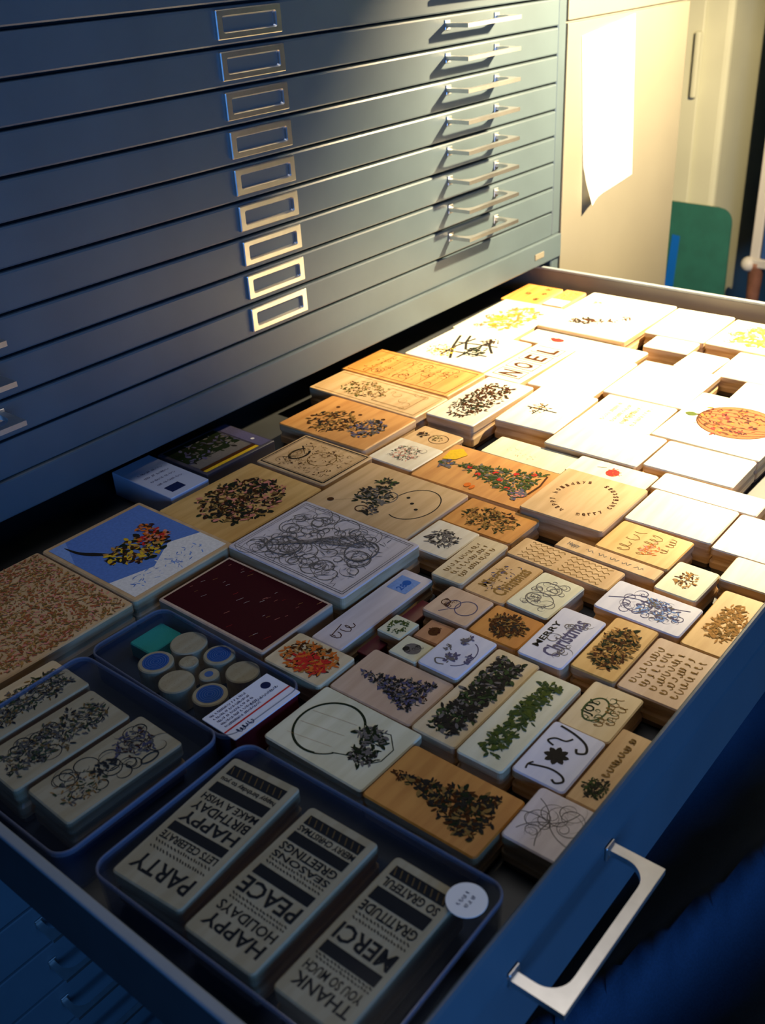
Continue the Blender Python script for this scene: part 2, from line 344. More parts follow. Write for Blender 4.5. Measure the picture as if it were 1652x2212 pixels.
def D_minwreath(p,W,D,g):
    foliage(p,g,'circle',0,0,W*.34,D*.34,40,.0035,('tree','green'),.5,.55)
def D_ornament(p,W,D,g):
    p.disc(0,-D*.04,W*.27,D*.27,'grey'); p.disc(-W*.1,D*.12,W*.12,D*.1,'black'); curls(p,g,0,-D*.05,W*.22,D*.22,6,.0005,'black',.5)
def D_dot(p,W,D,g): p.disc(0,0,W*.22,D*.2,'brown'); foliage(p,g,'circle',0,0,W*.24,D*.24,14,.003,('maroon','brown'),.4)
def D_bluebird(p,W,D,g):
    p.ring(0,-D*.08,W*.3,D*.3,.0006,'violet',190,350); p.curve([(-W*.33,-D*.0),(-W*.36,D*.15),(-W*.28,D*.25),(-W*.22,D*.08)],.0009,'grey'); foliage(p,g,'circle',-W*.15,D*.02,W*.1,D*.12,22,.005,('grey','violet'),.5)
    foliage(p,g,'circle',W*.02,D*.24,W*.09,D*.06,12,.004,('grey',),.4); foliage(p,g,'circle',W*.27,D*.06,W*.12,D*.06,14,.005,('grey','violet'),.4); foliage(p,g,'circle',-W*.05,-D*.3,W*.1,D*.06,12,.005,('violet',),.4)
def D_pine_dark(p,W,D,g):
    foliage(p,g,'band',0,0,W*.42,D*.34,300,.008,('black','tree','black','dgreen','grey'),.4)
    for i in range(5): x=W*(-.34+.17*i); foliage(p,g,'tri',x,D*.02,.006,D*.26,30,.006,('black',),.5)
def D_ivy(p,W,D,g):
    foliage(p,g,'band',0,0,W*.40,D*.22,170,.007,('green','tree','green'),.45)
    pts=[(W*(-.4+.8*i/40),D*.12*math.sin(i*.6)) for i in range(41)]; p.line(pts,.0008,'tree')
def D_joy_small(p,W,D,g):
    p.text('JOY',-W*.02,D*.18,W*.3,D*.26,0,'dgreen'); p.ring(-W*.02,D*.1,W*.24,D*.2,.001,'tree'); scrawl(p,g,-W*.3,W*.34,-D*.12,.006,.0006,'sepia'); scrawl(p,g,-W*.2,W*.3,-D*.28,.006,.0006,'sepia'); curls(p,g,0,0,W*.26,D*.3,8,.0006,'tree')
def D_joy(p,W,D,g):
    p.curve([(-W*.40,D*.30),(-W*.32,D*.32),(-W*.26,D*.27)],.0009); p.curve([(-W*.32,D*.31),(-W*.25,-D*.02),(-W*.27,-D*.26),(-W*.34,-D*.36),(-W*.41,-D*.27),(-W*.38,-D*.18)],.0012)
    for i in range(8): p.leaf(-W*.03,D*.03,i*PI/4+.2,.0078,.0030)
    p.curve([(W*.10,D*.20),(W*.14,D*.34),(W*.22,D*.26),(W*.24,D*.08),(W*.32,D*.0)],.0011); p.curve([(W*.44,D*.34),(W*.40,D*.02),(W*.32,-D*.24),(W*.20,-D*.34),(W*.14,-D*.22),(W*.20,-D*.16)],.0013)
def D_longright(p,W,D,g):
    foliage(p,g,'circle',-W*.28,D*.02,W*.12,D*.28,60,.005,('dgreen','tree','black'),.35); scrawl(p,g,-W*.12,W*.42,D*.02,.004,.0008,'sepia')
def D_feather(p,W,D,g):
    for a in (20,70,110,160,215,300): 
        L=W*.42; p.line([(L*t*math.cos(R(a+25*t)),L*t*math.sin(R(a+25*t))) for t in [i/10 for i in range(11)]],.0004,'grey')
    curls(p,g,0,0,W*.32,D*.32,12,.0004,'grey',.7)
def D_treeorange(p,W,D,g):
    foliage(p,g,'tri',0,0,W*.37,D*.37,230,.008,('black','brown','dgreen','black','sepia'),.38); foliage(p,g,'circle',0,-D*.39,.004,.003,8,.006,('black',),.4); foliage(p,g,'circle',0,D*.38,.004,.004,9,.005,('brown',),.4)
def D_bulb(p,W,D,g):
    p.ring(0,D*.14,W*.40,D*.28,.0008,'dgreen',-50,230,40); p.ring(0,D*.14,W*.385,D*.27,.0005,'dgreen',-60,200,40)
    p.line([(-W*.26,-D*.06),(-W*.18,-D*.2),(-W*.2,-D*.34),(-W*.06,-D*.42),(W*.14,-D*.42),(W*.3,-D*.3),(W*.24,-D*.16),(W*.26,-D*.06)],.0006,'dgreen')
    for x in (-.3,-.1,.1): p.line([(x*W,D*.38),(x*W+W*.1,-D*.02)],.0009,'gold',True)
    foliage(p,g,'circle',-W*.1,-D*.28,W*.13,D*.11,50,.008,('dgreen','black','grey'),.35); foliage(p,g,'circle',W*.16,-D*.2,W*.12,D*.13,50,.008,('dgreen','grey'),.35)
def D_leaftree(p,W,D,g):
    foliage(p,g,'tri',0,-D*.0,W*.34,D*.36,230,.0055,('black','grey','violet','black'),.38); foliage(p,g,'circle',0,-D*.39,.003,.003,6,.004,('brown',),.4)
def D_redpic(p,W,D,g):
    foliage(p,g,'oval',0,0,W*.38,D*.38,120,.008,('orange','gold','brown','orange'),.4); foliage(p,g,'oval',-W*.12,-D*.08,W*.22,D*.26,60,.008,('red','red','orange'),.4); foliage(p,g,'circle',W*.2,D*.1,W*.12,D*.2,14,.006,('brown','black'),.3)
def D_longsticker(p,W,D,g):
    p.rect(W*.24,W*.42,-D*.30,D*.34,'lblue'); p.disc(W*.36,0,.0035,ink='blue'); p.text('28',W*.3,0,.008,.006,0,'blue')
    p.line([(-W*.4,D*.1),(-W*.28,D*.2)],.0006,'brown'); scrawl(p,g,-W*.42,-W*.24,-D*.02,.008,.0006,'brown')
def D_redbox(p,W,D,g):
    p.rect(-W*.455,W*.455,-D*.47,D*.47,'maroon')
    for _ in range(34):
        x,y=g.uniform(-.42,.42)*W,g.uniform(-.43,.43)*D; l=g.uniform(.002,.006); p.line([(x,y),(x+l,y-l*.3)],g.uniform(.001,.002),g.choice(('pinkish','white','gold','red')),True)
def D_dragon(p,W,D,g):
    frame(p,W,D,.004,.0006,'grey'); frame(p,W,D,.006,.0005,'grey')
    curls(p,g,0,0,W*.36,D*.38,70,.0009,'grey',.34); foliage(p,g,'any',0,0,W*.38,D*.4,120,.012,('grey',),.08)
    for k in range(7): p.line([(W*(-.3+.08*k),D*(.3-.05*k)),(W*(-.05+.06*k),D*(.1-.04*k)),(W*(.1+.02*k),D*(-.12-.03*k))],.0007,'grey')
    p.ring(W*.12,-D*.25,W*.16,D*.1,.001,'grey'); p.ring(-W*.2,D*.2,W*.14,D*.12,.001,'grey')
def D_snowman(p,W,D,g):
    p.ring(W*.05,-D*.24,W*.30,D*.185,.0008,'black',-200,100,36)
    for k in range(3): p.disc(W*(.12-.07*k)-.0,-D*(.14+.08*k),.0018,ink='black')
    p.ring(0,D*.0,W*.12,D*.08,.0008,'grey'); p.ring(-W*.04,D*.16,W*.12,D*.08,.0008,'black')
    foliage(p,g,'circle',-W*.02,D*.10,W*.20,D*.14,60,.010,('black','grey','dgreen'),.35); foliage(p,g,'circle',W*.24,D*.16,W*.06,D*.08,20,.008,('tree','black'),.4)
    p.line([(-W*.2,D*.2),(-W*.34,D*.34)],.0012,'black',True); p.disc(-W*.33,D*.35,.003,ink='brown'); p.ring(-W*.3,D*.05,.005,.006,.0008,'brown')
    foliage(p,g,'circle',-W*.28,-D*.02,W*.08,D*.05,16,.008,('black','grey'),.4)
def D_roses(p,W,D,g): foliage(p,g,'circle',0,0,W*.28,D*.28,60,.006,('grey','pinkish','tree'),.25); curls(p,g,0,0,W*.26,D*.26,9,.0005,'grey')
def D_strip70(p,W,D,g):
    p.ring(0,-D*.14,W*.26,D*.2,.0006,'brown'); foliage(p,g,'circle',0,-D*.08,W*.16,D*.16,18,.004,('green','brown'),.4); foliage(p,g,'circle',0,D*.26,W*.16,D*.09,20,.005,('black','brown'),.5)
def D_bears(p,W,D,g):
    foliage(p,g,'tri',W*.05,-D*.06,W*.36,D*.34,240,.008,('tree','green','tree','grey'),.4)
    foliage(p,g,'circle',-W*.02,D*.36,W*.1,D*.06,30,.007,('grey','tree','violet'),.5); p.poly([(W*.05,D*.44),(W*.3,D*.47),(W*.42,D*.4),(W*.3,D*.3),(W*.12,D*.34)],'yellow')
    for x,y in ((-.05,.05),(.1,-.05),(-.02,-.14),(.2,-.2),(-.16,-.26),(.3,-.32),(.05,.17)): p.disc(x*W,y*D,.0028,ink='red')
    foliage(p,g,'circle',-W*.22,-D*.38,W*.12,D*.05,24,.008,('grey','pinkish','violet'),.5); p.line([(-W*.15,-D*.44),(W*.1,-D*.45),(W*.35,-D*.42)],.0014,'brown')
    p.disc(-W*.34,D*.02,.004,.003,'orange'); p.disc(-W*.36,-D*.03,.004,.002,'orange')
def D_poins(p,W,D,g): foliage(p,g,'circle',0,0,W*.36,D*.36,110,.008,('sepia','brown','dgreen','sepia'),.3)
def D_pale73(p,W,D,g): foliage(p,g,'circle',-W*.1,D*.1,W*.2,D*.2,10,.004,('gold',),.2)
def D_fl(p,W,D,g):
    foliage(p,g,'band',0,0,W*.42,D*.34,220,.0065,('tree','grey','black','sepia','grey'),.3); curls(p,g,0,0,W*.38,D*.28,16,.0006,'black',.5)
def D_fl3(p,W,D,g):
    foliage(p,g,'circle',-W*.25,-D*.05,W*.18,D*.3,50,.006,('tree','grey','gold'),.3); curls(p,g,W*.05,0,W*.38,D*.3,20,.0006,'black',.55)
    foliage(p,g,'circle',W*.28,D*.05,W*.15,D*.3,60,.006,('grey','brown','violet'),.3); foliage(p,g,'circle',0,0,.008,.005,12,.006,('black',),.4); p.ring(W*.25,-D*.36,.006,.003,.0007,'black')
def D_party(p,W,D,g): words(p,g,W,D,[('PARTY',15),('~',10),('LETS CELEBRATE',7),('#',8),('HAPPY',11),('BIRTHDAY',9),('MAKE A WISH',7),('#',10),('happy birthday to you',6),('%',10)])
def D_happy(p,W,D,g): words(p,g,W,D,[('HAPPY',12),('HOLIDAYS',9),('~',6),('PEACE',15),('#',9),('~',7),('SEASONS',6),('GREETINGS',8),('#',9),('MERRY CHRISTMAS',6),('%',9)])
def D_merci(p,W,D,g): words(p,g,W,D,[('THANK',10),('YOU SO MUCH',8),('~',5),('#',9),('MERCI',15),('~',8),('GRATITUDE',9),('#',11),('SO GRATEFUL',8),('%',9)])
def D_tapebox(p,W,D,g):
    p.rect(-W*.30,W*.05,-D*.40,-D*.26,'navy'); 
    for k in range(4): scrawl(p,g,-W*.3,W*.3,-D*.16+D*.11*k,.003,.0004,'violet')
def D_photobox(p,W,D,g):
    p.rect(-W*.45,W*.28,-D*.1,D*.45,'dgreen'); p.rect(-W*.45,W*.28,-D*.3,-D*.1,'grey'); foliage(p,g,'any',-W*.05,D*.1,W*.34,D*.26,50,.012,('black','grey','violet','dgreen'),.4)
    p.rect(-W*.46,W*.3,-D*.38,-D*.31,'brown'); p.rect(-W*.46,W*.3,-D*.44,-D*.38,'yellow'); p.rect(W*.31,W*.47,-D*.45,D*.45,'violet'); p.disc(W*.39,-D*.2,.002,ink='white')
def D_card(p,W,D,g):
    p.rect(-W*.49,W*.49,-D*.20,-D*.16,'red'); p.disc(W*.33,D*.22,.0035,ink='navy')
    for k in range(5): scrawl(p,g,-W*.42,W*.1,D*(.38-.11*k),.0018,.0003,'violet')
    scrawl(p,g,W*.0,W*.4,D*.02,.002,.0003,'navy'); scrawl(p,g,-W*.38,-W*.15,-D*.34,.004,.0005,'navy')

# ---------------------------------------------------------------- room shell
def struct(name,bm,m):
    o=fin(bm,name,m); o['kind']='structure'; return o
FZ=-0.80
M['floor']=mat('dark_floor_vinyl',(0.010,0.013,0.020),rough=0.8,noise=0.3,scale=6)
M['wall']=mat('wall_paint_dim',(0.10,0.11,0.11),rough=0.9,noise=0.1,scale=3)
M['ceil']=mat('ceiling_paint',(0.16,0.16,0.16),rough=0.9)
struct('floor',bx(bmesh.new(),-3.2,3.4,-3.4,1.6,FZ-0.05,FZ),M['floor'])
struct('wall_back',bx(bmesh.new(),-3.2,3.4,1.5,1.6,FZ,1.9),M['wall'])
struct('wall_right',bx(bmesh.new(),3.3,3.4,-3.4,1.5,FZ,1.9),M['wall'])
struct('wall_left',bx(bmesh.new(),-3.3,-3.2,-3.4,1.6,FZ,1.9),M['wall'])
struct('ceiling',bx(bmesh.new(),-3.3,3.4,-3.4,1.6,1.9,1.95),M['ceil'])

# ---------------------------------------------------------------- flat file cabinets
XL,XR=-1.072,0.0195          # outer sides
def handle_mesh(name):
    """flat strap pull: two arms off the face and a bar, broad rounded inner corners"""
    bm=bmesh.new(); W,P,r=0.104,0.031,0.006; wa=0.0062; t=0.0021
    ri=.013; O=[(W/2,0)]; I=[(W/2-wa,0)]
    for k in range(9): a=R(-90*k/8); I.append((W/2-wa-ri+ri*math.cos(a),-P+wa+ri+ri*math.sin(a))); O.append((W/2-.0015*(k>4)*(k-4)/4*0,-P*min(1,k/4)) if k<=4 else (W/2-(wa+ri)*(k-4)/4,-P))
    I+= [(-x,y) for x,y in I[::-1]]; O+=[(-x,y) for x,y in O[::-1]]
    V=[[bm.verts.new((x,y,z)) for x,y in pth] for pth,z in ((O,-t),(I,-t),(I,t),(O,t))]
    for k in range(len(O)-1):
        for q in range(4): bm.faces.new((V[q][k],V[q][k+1],V[(q+1)%4][k+1],V[(q+1)%4][k]))
    for s in (-1,1):
        bx(bm,s*W/2-(.009 if s>0 else 0),s*W/2+(.009 if s<0 else 0),-.0016,-.0002,-.005,.005,.0004,1)
    bmesh.ops.recalc_face_normals(bm,faces=bm.faces)
    me=bpy.data.meshes.new(name); bm.to_mesh(me); bm.free(); me.materials.append(M['chrome']); return me
HM=handle_mesh('handle')
def holder_mesh():
    bm=bmesh.new(); W,H=0.078,0.0232
    def ring(w,h,r,y): return [(x,y,z) for x,z in rrect(w,h,r,3)]
    loft(bm,[ring(W,H,.0008,0),ring(W,H,.0008,-.0026),ring(W-.0016,H-.0016,.0008,-.0034),ring(W-.013,H-.0095,.0018,-.0034),ring(W-.0145,H-.011,.0018,-.0024),ring(W-.016,H-.0125,.0018,-.0005)],cap0=False,cap1=False,mi=0)
    f=bm.faces.new([bm.verts.new(p) for p in ring(W-.0155,H-.012,.0018,-.0006)]); f.material_index=1
    bmesh.ops.recalc_face_normals(bm,faces=bm.faces)
    me=bpy.data.meshes.new('card_holder'); bm.to_mesh(me); bm.free(); me.materials.append(M['chrome']); me.materials.append(M['card_blank']); return me
CH=holder_mesh()
def front_mesh(h):
    bm=bmesh.new(); w=1.0505; g=0.0011
    # pressed steel front: face with softly turned top and bottom edges
    prof=[(0.012,-g),(0.0022,-g),(0.0006,-g-.0006),(0,-g-.0022),(0,-h+g+.0016),(0.0006,-h+g+.0004),(0.0016,-h+g),(0.012,-h+g)]
    loft(bm,[[(x,y,z) for y,z in prof] for x in (-w/2,w/2)],closed=True)
    bmesh.ops.recalc_face_normals(bm,faces=bm.faces)
    me=bpy.data.meshes.new('drawer'); bm.to_mesh(me); bm.free(); me.materials.append(M['paint']); return me
def cabinet(name,label,z1,z0,top,pitch,n,hz,skip=()):
    root=empty(name,(-0.526,0,z0)); tag(root,label,'cabinet'); off=Vector((-0.526,0,z0))
    bm=bmesh.new(); X0,X1=XL+.526,XR+.526; T=top
    bx(bm,X0,X0+.0195,0,.80,0,z1-z0,.0015,1); fin(bm,'side_panel',M['paint'],root)
    bm=bmesh.new(); bx(bm,X1-.0195,X1,0,.80,0,z1-z0,.0015,1); fin(bm,'side_panel',M['paint'],root)
    fin(bx(bmesh.new(),X0,X1,.78,.80,0.0,z1-z0),'back_panel',M['paint'],root)
    F=front_mesh(pitch)
    for k in range(n):
        if k in skip: continue
        d=mesh_obj('drawer',F,root,(0.0005,0,T-k*pitch-z0))
        for s in (-1,1): mesh_obj('handle',HM,d,(s*0.3505-.0105,0,-hz))
        mesh_obj('card_holder',CH,d,(0.0005,0,-pitch/2+.0012))
    return root,off
up,_=cabinet('flat_file_cabinet','upper grey steel flat file cabinet with rows of shallow closed drawers and chrome label holders',0.385,-0.0312,0.0324*10,0.0324,10,0.0105)
zz=-0.0312
b=bmesh.new(); bx(b,-.526-.02,.526-.0005,0.0004,.05,0.0,0.0302,.0012,2); fin(b,'bottom_rail',M['paint'],up)
b=bmesh.new(); bx(b,-.546,.5455,-0.0,.80,.357,.416,.002,2); fin(b,'top_cap',M['paint'],up)
b=bmesh.new(); bx(b,-.526,.526,.0125,.0145,0.02,.357); fin(b,'cavity_shade_sheet',M['dark'],up)  # added dark sheet imitating the shade inside the cabinet
lo,_=cabinet('flat_file_base_cabinet','lower steel flat file cabinet whose top drawer is pulled fully out',-0.0312,FZ,-0.098,0.0605,11,0.0245,skip=(0,))
H=lambda z: z-FZ
b=bmesh.new(); bx(b,-.5465,.5462,-.0035,.80,H(-.0638),H(-.0316),.0018,2); cap=fin(b,'top_cap',M['paint'],lo)
b=bmesh.new(); bx(b,.478,.500,-.0046,-.0035,H(-.0535),H(-.0455),.0004,1); fin(b,'maker_plate',M['beige'],lo)['label']='small oval metal plate at the right end of the cap'
b=bmesh.new(); bx(b,-.526,.526,.0125,.0145,.02,H(-.160)); fin(b,'cavity_shade_sheet',M['dark'],lo)  # same added sheet, painted shade behind the lower drawers
b=bmesh.new(); bx(b,-.546,.5455,.004,.78,.0,.035,.001,1); fin(b,'plinth',M['paint'],lo)
# the open drawer: tray with rolled side rails, slanted front, one handle pair
ZB=-0.110
b=bmesh.new()
x0,x1,xi0,xi1=-1.0485,-0.0130,-1.0425,-0.0190
bx(b,xi0,xi1,-.537,.22,ZB-.002,ZB,0)
bx(b,xi0,xi1,.214,.22,ZB,-.075,.001,1)
dr=fin(b,'drawer',M['inner_shaded'],lo,loc=(.526,0,-FZ)); dr['label']='pulled out top drawer, an open tray full of stamps'
for a,c in ((x0,xi0),(xi1,x1)):
    b=bmesh.new(); bx(b,a,c,-.5355,.22,-.0735,-.0700,.0012,3); fin(b,'side_rail',M['rail'],dr)
    b=bmesh.new(); bx(b,a+(.0008 if a<-.5 else 0),c-(0 if a<-.5 else .0008),-.5355,.22,ZB-.012,-.0735); fin(b,'side_wall',M['inner_shaded'] if a<-.5 else M['wall_lit'],dr)  # left wall takes the shaded colour, right wall the lit one
b=bmesh.new()
prof=[(-.5335,-.0785),(-.5340,-.0772),(-.5350,-.0765),(-.5362,-.0768),(-.5376,-.0785),(-.5425,-.0960),(-.5430,-.0990),(-.5430,-.1560),(-.5422,-.1578),(-.5405,-.1585),(-.536,-.1585),(-.536,-.1545),(-.539,-.1545),(-.539,-.112),(-.5335,-.112)]
loft(b,[[(x,y,z) for y,z in prof] for x in (-1.0515,-.0005)],closed=True)
fr=fin(b,'drawer_front',M['paint'],dr)
for s in (-1,1):
    mesh_obj('handle',HM,dr,(-.526+s*.3505-.0105,-.5430,-.1015))
mesh_obj('card_holder',CH,dr,(-.5255,-.5430,-.128))

# ---------------------------------------------------------------- beige cabinet with the sheet of paper
bc=empty('storage_cabinet',(0.2,0,FZ)); tag(bc,'tall cream metal cabinet right of the flat files','cabinet')
hb=H(0.60)
fin(bx(bmesh.new(),-.178,.176,.004,.60,0,hb,.003,2),'body',M['beige'],bc)
fin(bx(bmesh.new(),-.1775,.1755,-.001,.004,H(.2315),hb-.01,.0012,2),'upper_door',M['beige'],bc)
fin(bx(bmesh.new(),-.1775,.1755,-.001,.004,.05,H(.2285),.0012,2),'lower_door',M['beige'],bc)
b=bmesh.new(); W2,H2=.0715,.109
n=8; L=[]
for j in range(n+1):
    z=-H2+2*H2*j/n; row=[]
    for i in range(n+1):
        x=-W2+2*W2*i/n; u,v=(i/n),(j/n)
        curl=0.016*max(0,(0.28-(u*0.8+v)))**1.5*6
        row.append(b.verts.new((x,-.0012-curl-.0015*math.sin(3*u),z)))
    L.append(row)
for j in range(n):
    for i in range(n): b.faces.new((L[j][i],L[j][i+1],L[j+1][i+1],L[j+1][i]))
bmesh.ops.solidify(b,geom=b.faces[:],thickness=.0002)
pp=fin(b,'paper_sheet',M['paper'],loc=(0.139,-.0012,.110)); pp.rotation_euler=(0,R(-6),0)
tag(pp,'white sheet of paper taped to the front of the cream cabinet','paper')

# ---------------------------------------------------------------- things further back at the right
M['beige2']=mat('pale_locker_paint',(0.50,0.50,0.36),rough=0.6,noise=0.1,scale=5)
M['green']=mat('green_board_plastic',(0.016,0.115,0.085),rough=0.6,noise=0.15,scale=30)
M['bluetape']=mat('blue_tape',(0.0,0.10,0.42),rough=0.5)
M['pole']=mat('off_white_pole',(0.55,0.52,0.46),rough=0.5)
M['bluepanel']=mat('dark_blue_panel',(0.02,0.07,0.22),rough=0.6)
M['stool']=mat('reddish_turned_wood',(0.28,0.12,0.07),rough=0.5,noise=0.3,scale=40)
M['junk']=mat('dim_grey_box_board',(0.10,0.10,0.10),rough=0.9)
M['shelfdark']=mat('near_black_shelf',(0.012,0.014,0.02),rough=0.8)
lk=empty('locker',(1.3,.45,FZ)); tag(lk,'pale locker standing behind and right of the cream cabinet','locker')
fin(bx(bmesh.new(),-.29,.3,-.262,.3,0,1.45,.012,3),'body',M['beige2'],lk)
b=bmesh.new(); bx(b,-.298,-.29,-.205,.25,.30,1.40,.003,2); fin(b,'door',M['beige2'],lk)
b=bmesh.new(); bx(b,-.312,-.298,-.215+.01,-.192,.80,.93,.004,2); fin(b,'handle',M['beige2'],lk)
b=bmesh.new(); P=[(y,z) for y,z in [(.30,-.80),(.285,-.216),(.165,-.219)]]
for i in range(6): a=R(90+90*i/5); P.append((.160+.030*math.cos(a)*1.0,-.252+.032*math.sin(a)))
P.append((.112,-.80))
loft(b,[[(.948+(z+.8)*.06,y,z) for y,z in P],[(.954+(z+.8)*.06,y,z) for y,z in P]])
gb=fin(b,'board',M['green']); tag(gb,'dark green board with a rounded corner leaning against the locker','board')
b=bmesh.new(); loft(b,[[(.9465+(z+.8)*.06,y,z) for y,z in ((.262,-.288),(.244,-.290),(.250,-.56),(.274,-.56))],[(.948+(z+.8)*.06,y,z) for y,z in ((.262,-.288),(.244,-.290),(.250,-.56),(.274,-.56))]])
t=fin(b,'tape_strip',M['bluetape'],gb); t['label']='bright blue vertical strip at the left edge'
su=empty('shelf_unit',(1.03,.06,FZ)); tag(su,'tall rack with an off-white upright and blue side panel, at the far right edge','rack')
b=bmesh.new(); bx(b,-.012,.012,.012,.034,.47,1.5,.003,2); fin(b,'upright',M['pole'],su)
b=bmesh.new(); bx(b,-.012,.30,-.30,.010,.47,1.5,.003,2); fin(b,'side_panel',M['bluepanel'],su)
b=bmesh.new()
prof=[(.0,.018),(.02,.018),(.05,.012),(.20,.014),(.30,.018),(.36,.013),(.44,.017),(.45,.022),(.462,.022)]
loft(b,[[(r*math.cos(2*PI*i/16)+.0,r*math.sin(2*PI*i/16)+.02,z) for i in range(16)] for z,r in prof]); fin(b,'leg',M['stool'],su,smooth=True)
b=bmesh.new(); bmesh.ops.create_icosphere(b,subdivisions=3,radius=.017); k=fin(b,'knob',M['pole'],su,loc=(-.012,.034,.457),smooth=True)
b=bmesh.new(); bx(b,-.02,.30,-.30,.030,.452,.472,.003,2); fin(b,'shelf',M['pole'],su)
# dark shelving with dim boxes on the far wall
ds=empty('shelving',(2.6,.75,FZ)); tag(ds,'dark shelving unit in the unlit back of the room','shelves')
for s in (-1,1): fin(bx(bmesh.new(),-.2,.2,s*.72-.015,s*.72+.015,0,1.7,.002,1),'side_panel',M['shelfdark'],ds)
for k in range(6): fin(bx(bmesh.new(),-.2,.2,-.705,.705,.1+k*.29,.125+k*.29,.002,1),'shelf',M['shelfdark'],ds)
bxs=[((2.55,.10,FZ+.415),.16,.13,.16,'small dim grey carton on the second shelf of the back shelving'),((2.55,.34,FZ+.705),.16,.16,.17,'dim grey carton on the third shelf of the back shelving, right of centre'),
     ((2.55,.2,FZ+.995),.16,.20,.18,'wide dim grey carton on the fourth shelf of the back shelving')]
for (x,y,z),a,c,h,lab in bxs:
    r_=empty('carton',(x,y,z+.0005)); tag(r_,lab,'box')
    bm=bmesh.new(); slab(bm,a,c,0,h,.004,.002); fin(bm,'body',M['junk'],r_); bm=bmesh.new(); bx(bm,-a/2+.002,a/2-.002,-.02,.02,h,h+.0006); fin(bm,'tape_strip',M['beige2'],r_)

# ---------------------------------------------------------------- dark folded cloth below the drawer front
M['cloth']=mat('dark_blue_cloth',(0.018,0.045,0.09),rough=0.85,noise=0.2,scale=500)
b=bmesh.new(); nx,ny=46,40; g=random.Random(4); L=[]
X0,X1,Y0,Y1=-1.05,.30,-1.0,-.30
for j in range(ny+1):
    row=[]
    for i in range(nx+1):
        u,v=i/nx,j/ny; x=X0+(X1-X0)*u; y=Y0+(Y1-Y0)*v
        e=min(1,min(u,1-u)*6,min(v,1-v)*7); e=e*e*(3-2*e)
        fold=.5+.5*math.sin(v*30+u*15+4.6+1.2*math.sin(u*5)); fold=fold**4
        z=FZ+.02+e*(.27-.06*u+.05*fold)
        row.append(b.verts.new((x,y,z)))
    L.append(row)
for j in range(ny):
    for i in range(nx): b.faces.new((L[j][i],L[j][i+1],L[j+1][i+1],L[j+1][i]))
geo=[e for e in b.edges if e.is_boundary]
ex=bmesh.ops.extrude_edge_only(b,edges=geo)
for v in [v for v in ex['geom'] if isinstance(v,bmesh.types.BMVert)]: v.co.z=FZ+.0005
cl=fin(b,'folded_cloth',M['cloth'],smooth=True); tag(cl,'dark blue cloth in long soft folds heaped below the front of the open drawer','cloth')

# ---------------------------------------------------------------- desk lamp right of the frame; its unseen hood is shaped to cut the beam
M['shade']=mat('lamp_shade_enamel',(0.05,0.08,0.06),rough=0.4); Lp=Vector(LAMP)
lampo=empty('desk_lamp',(0.28,0.10,0.6005)); tag(lampo,'unseen desk lamp on the cream cabinet with a hood shaped to cut its light','lamp')
aim=[(-.665,-.546,-.088),(-.60,-.42,-.088),(-.50,-.29,-.088),(-.46,-.03,-.088),(-.47,0,.04),(-.29,0,.25),(.0,0,.36),(.5,0,.37),(.9,-.1,.28),(.9,.0,-.3),(.10,-.10,-.3),(.03,-.3,-.088),(.03,-.546,-.088),(-.1,-.546,-.088),(-.4,-.546,-.088)]  # directions in which the hood rim cuts off the light
rim=[]
for a in aim:
    d=(Vector(a)-Lp).normalized(); rim.append(Lp+d*0.10)
cen=sum(rim,Vector())/len(rim); up_=(Lp-cen).normalized()
r1=[Lp+(p-Lp)*.62+up_*.035 for p in rim]; r2=[Lp+(p-Lp)*.3+up_*.06 for p in rim]; r3=[Lp+(p-Lp)*.12+up_*.068 for p in rim]
bm=bmesh.new(); off=Vector(lampo.location)
loft(bm,[[tuple(p-off) for p in q] for q in (rim,r1,r2,r3)],cap0=False)
bmesh.ops.solidify(bm,geom=bm.faces[:],thickness=.0015)
fin(bm,'shade',M['shade'],lampo)
def rod(bm,a,c,r,n=10):
    a,c=Vector(a),Vector(c); d=(c-a).normalized(); u=d.orthogonal().normalized(); v=d.cross(u)
    loft(bm,[[tuple(q+u*r*math.cos(2*PI*i/n)+v*r*math.sin(2*PI*i/n)) for i in range(n)] for q in (a,c)])
top=Lp+up_*.07-off
bm=bmesh.new(); rod(bm,top,(.12,-.05,.30),.006); fin(bm,'arm',M['shade'],lampo)
bm=bmesh.new(); rod(bm,(.12,-.05,.30),(.0,.16,.02),.006); fin(bm,'arm',M['shade'],lampo)
bm=bmesh.new(); cyl(bm,0,.16,.0,.025,.06,28,.003); fin(bm,'base',M['shade'],lampo)

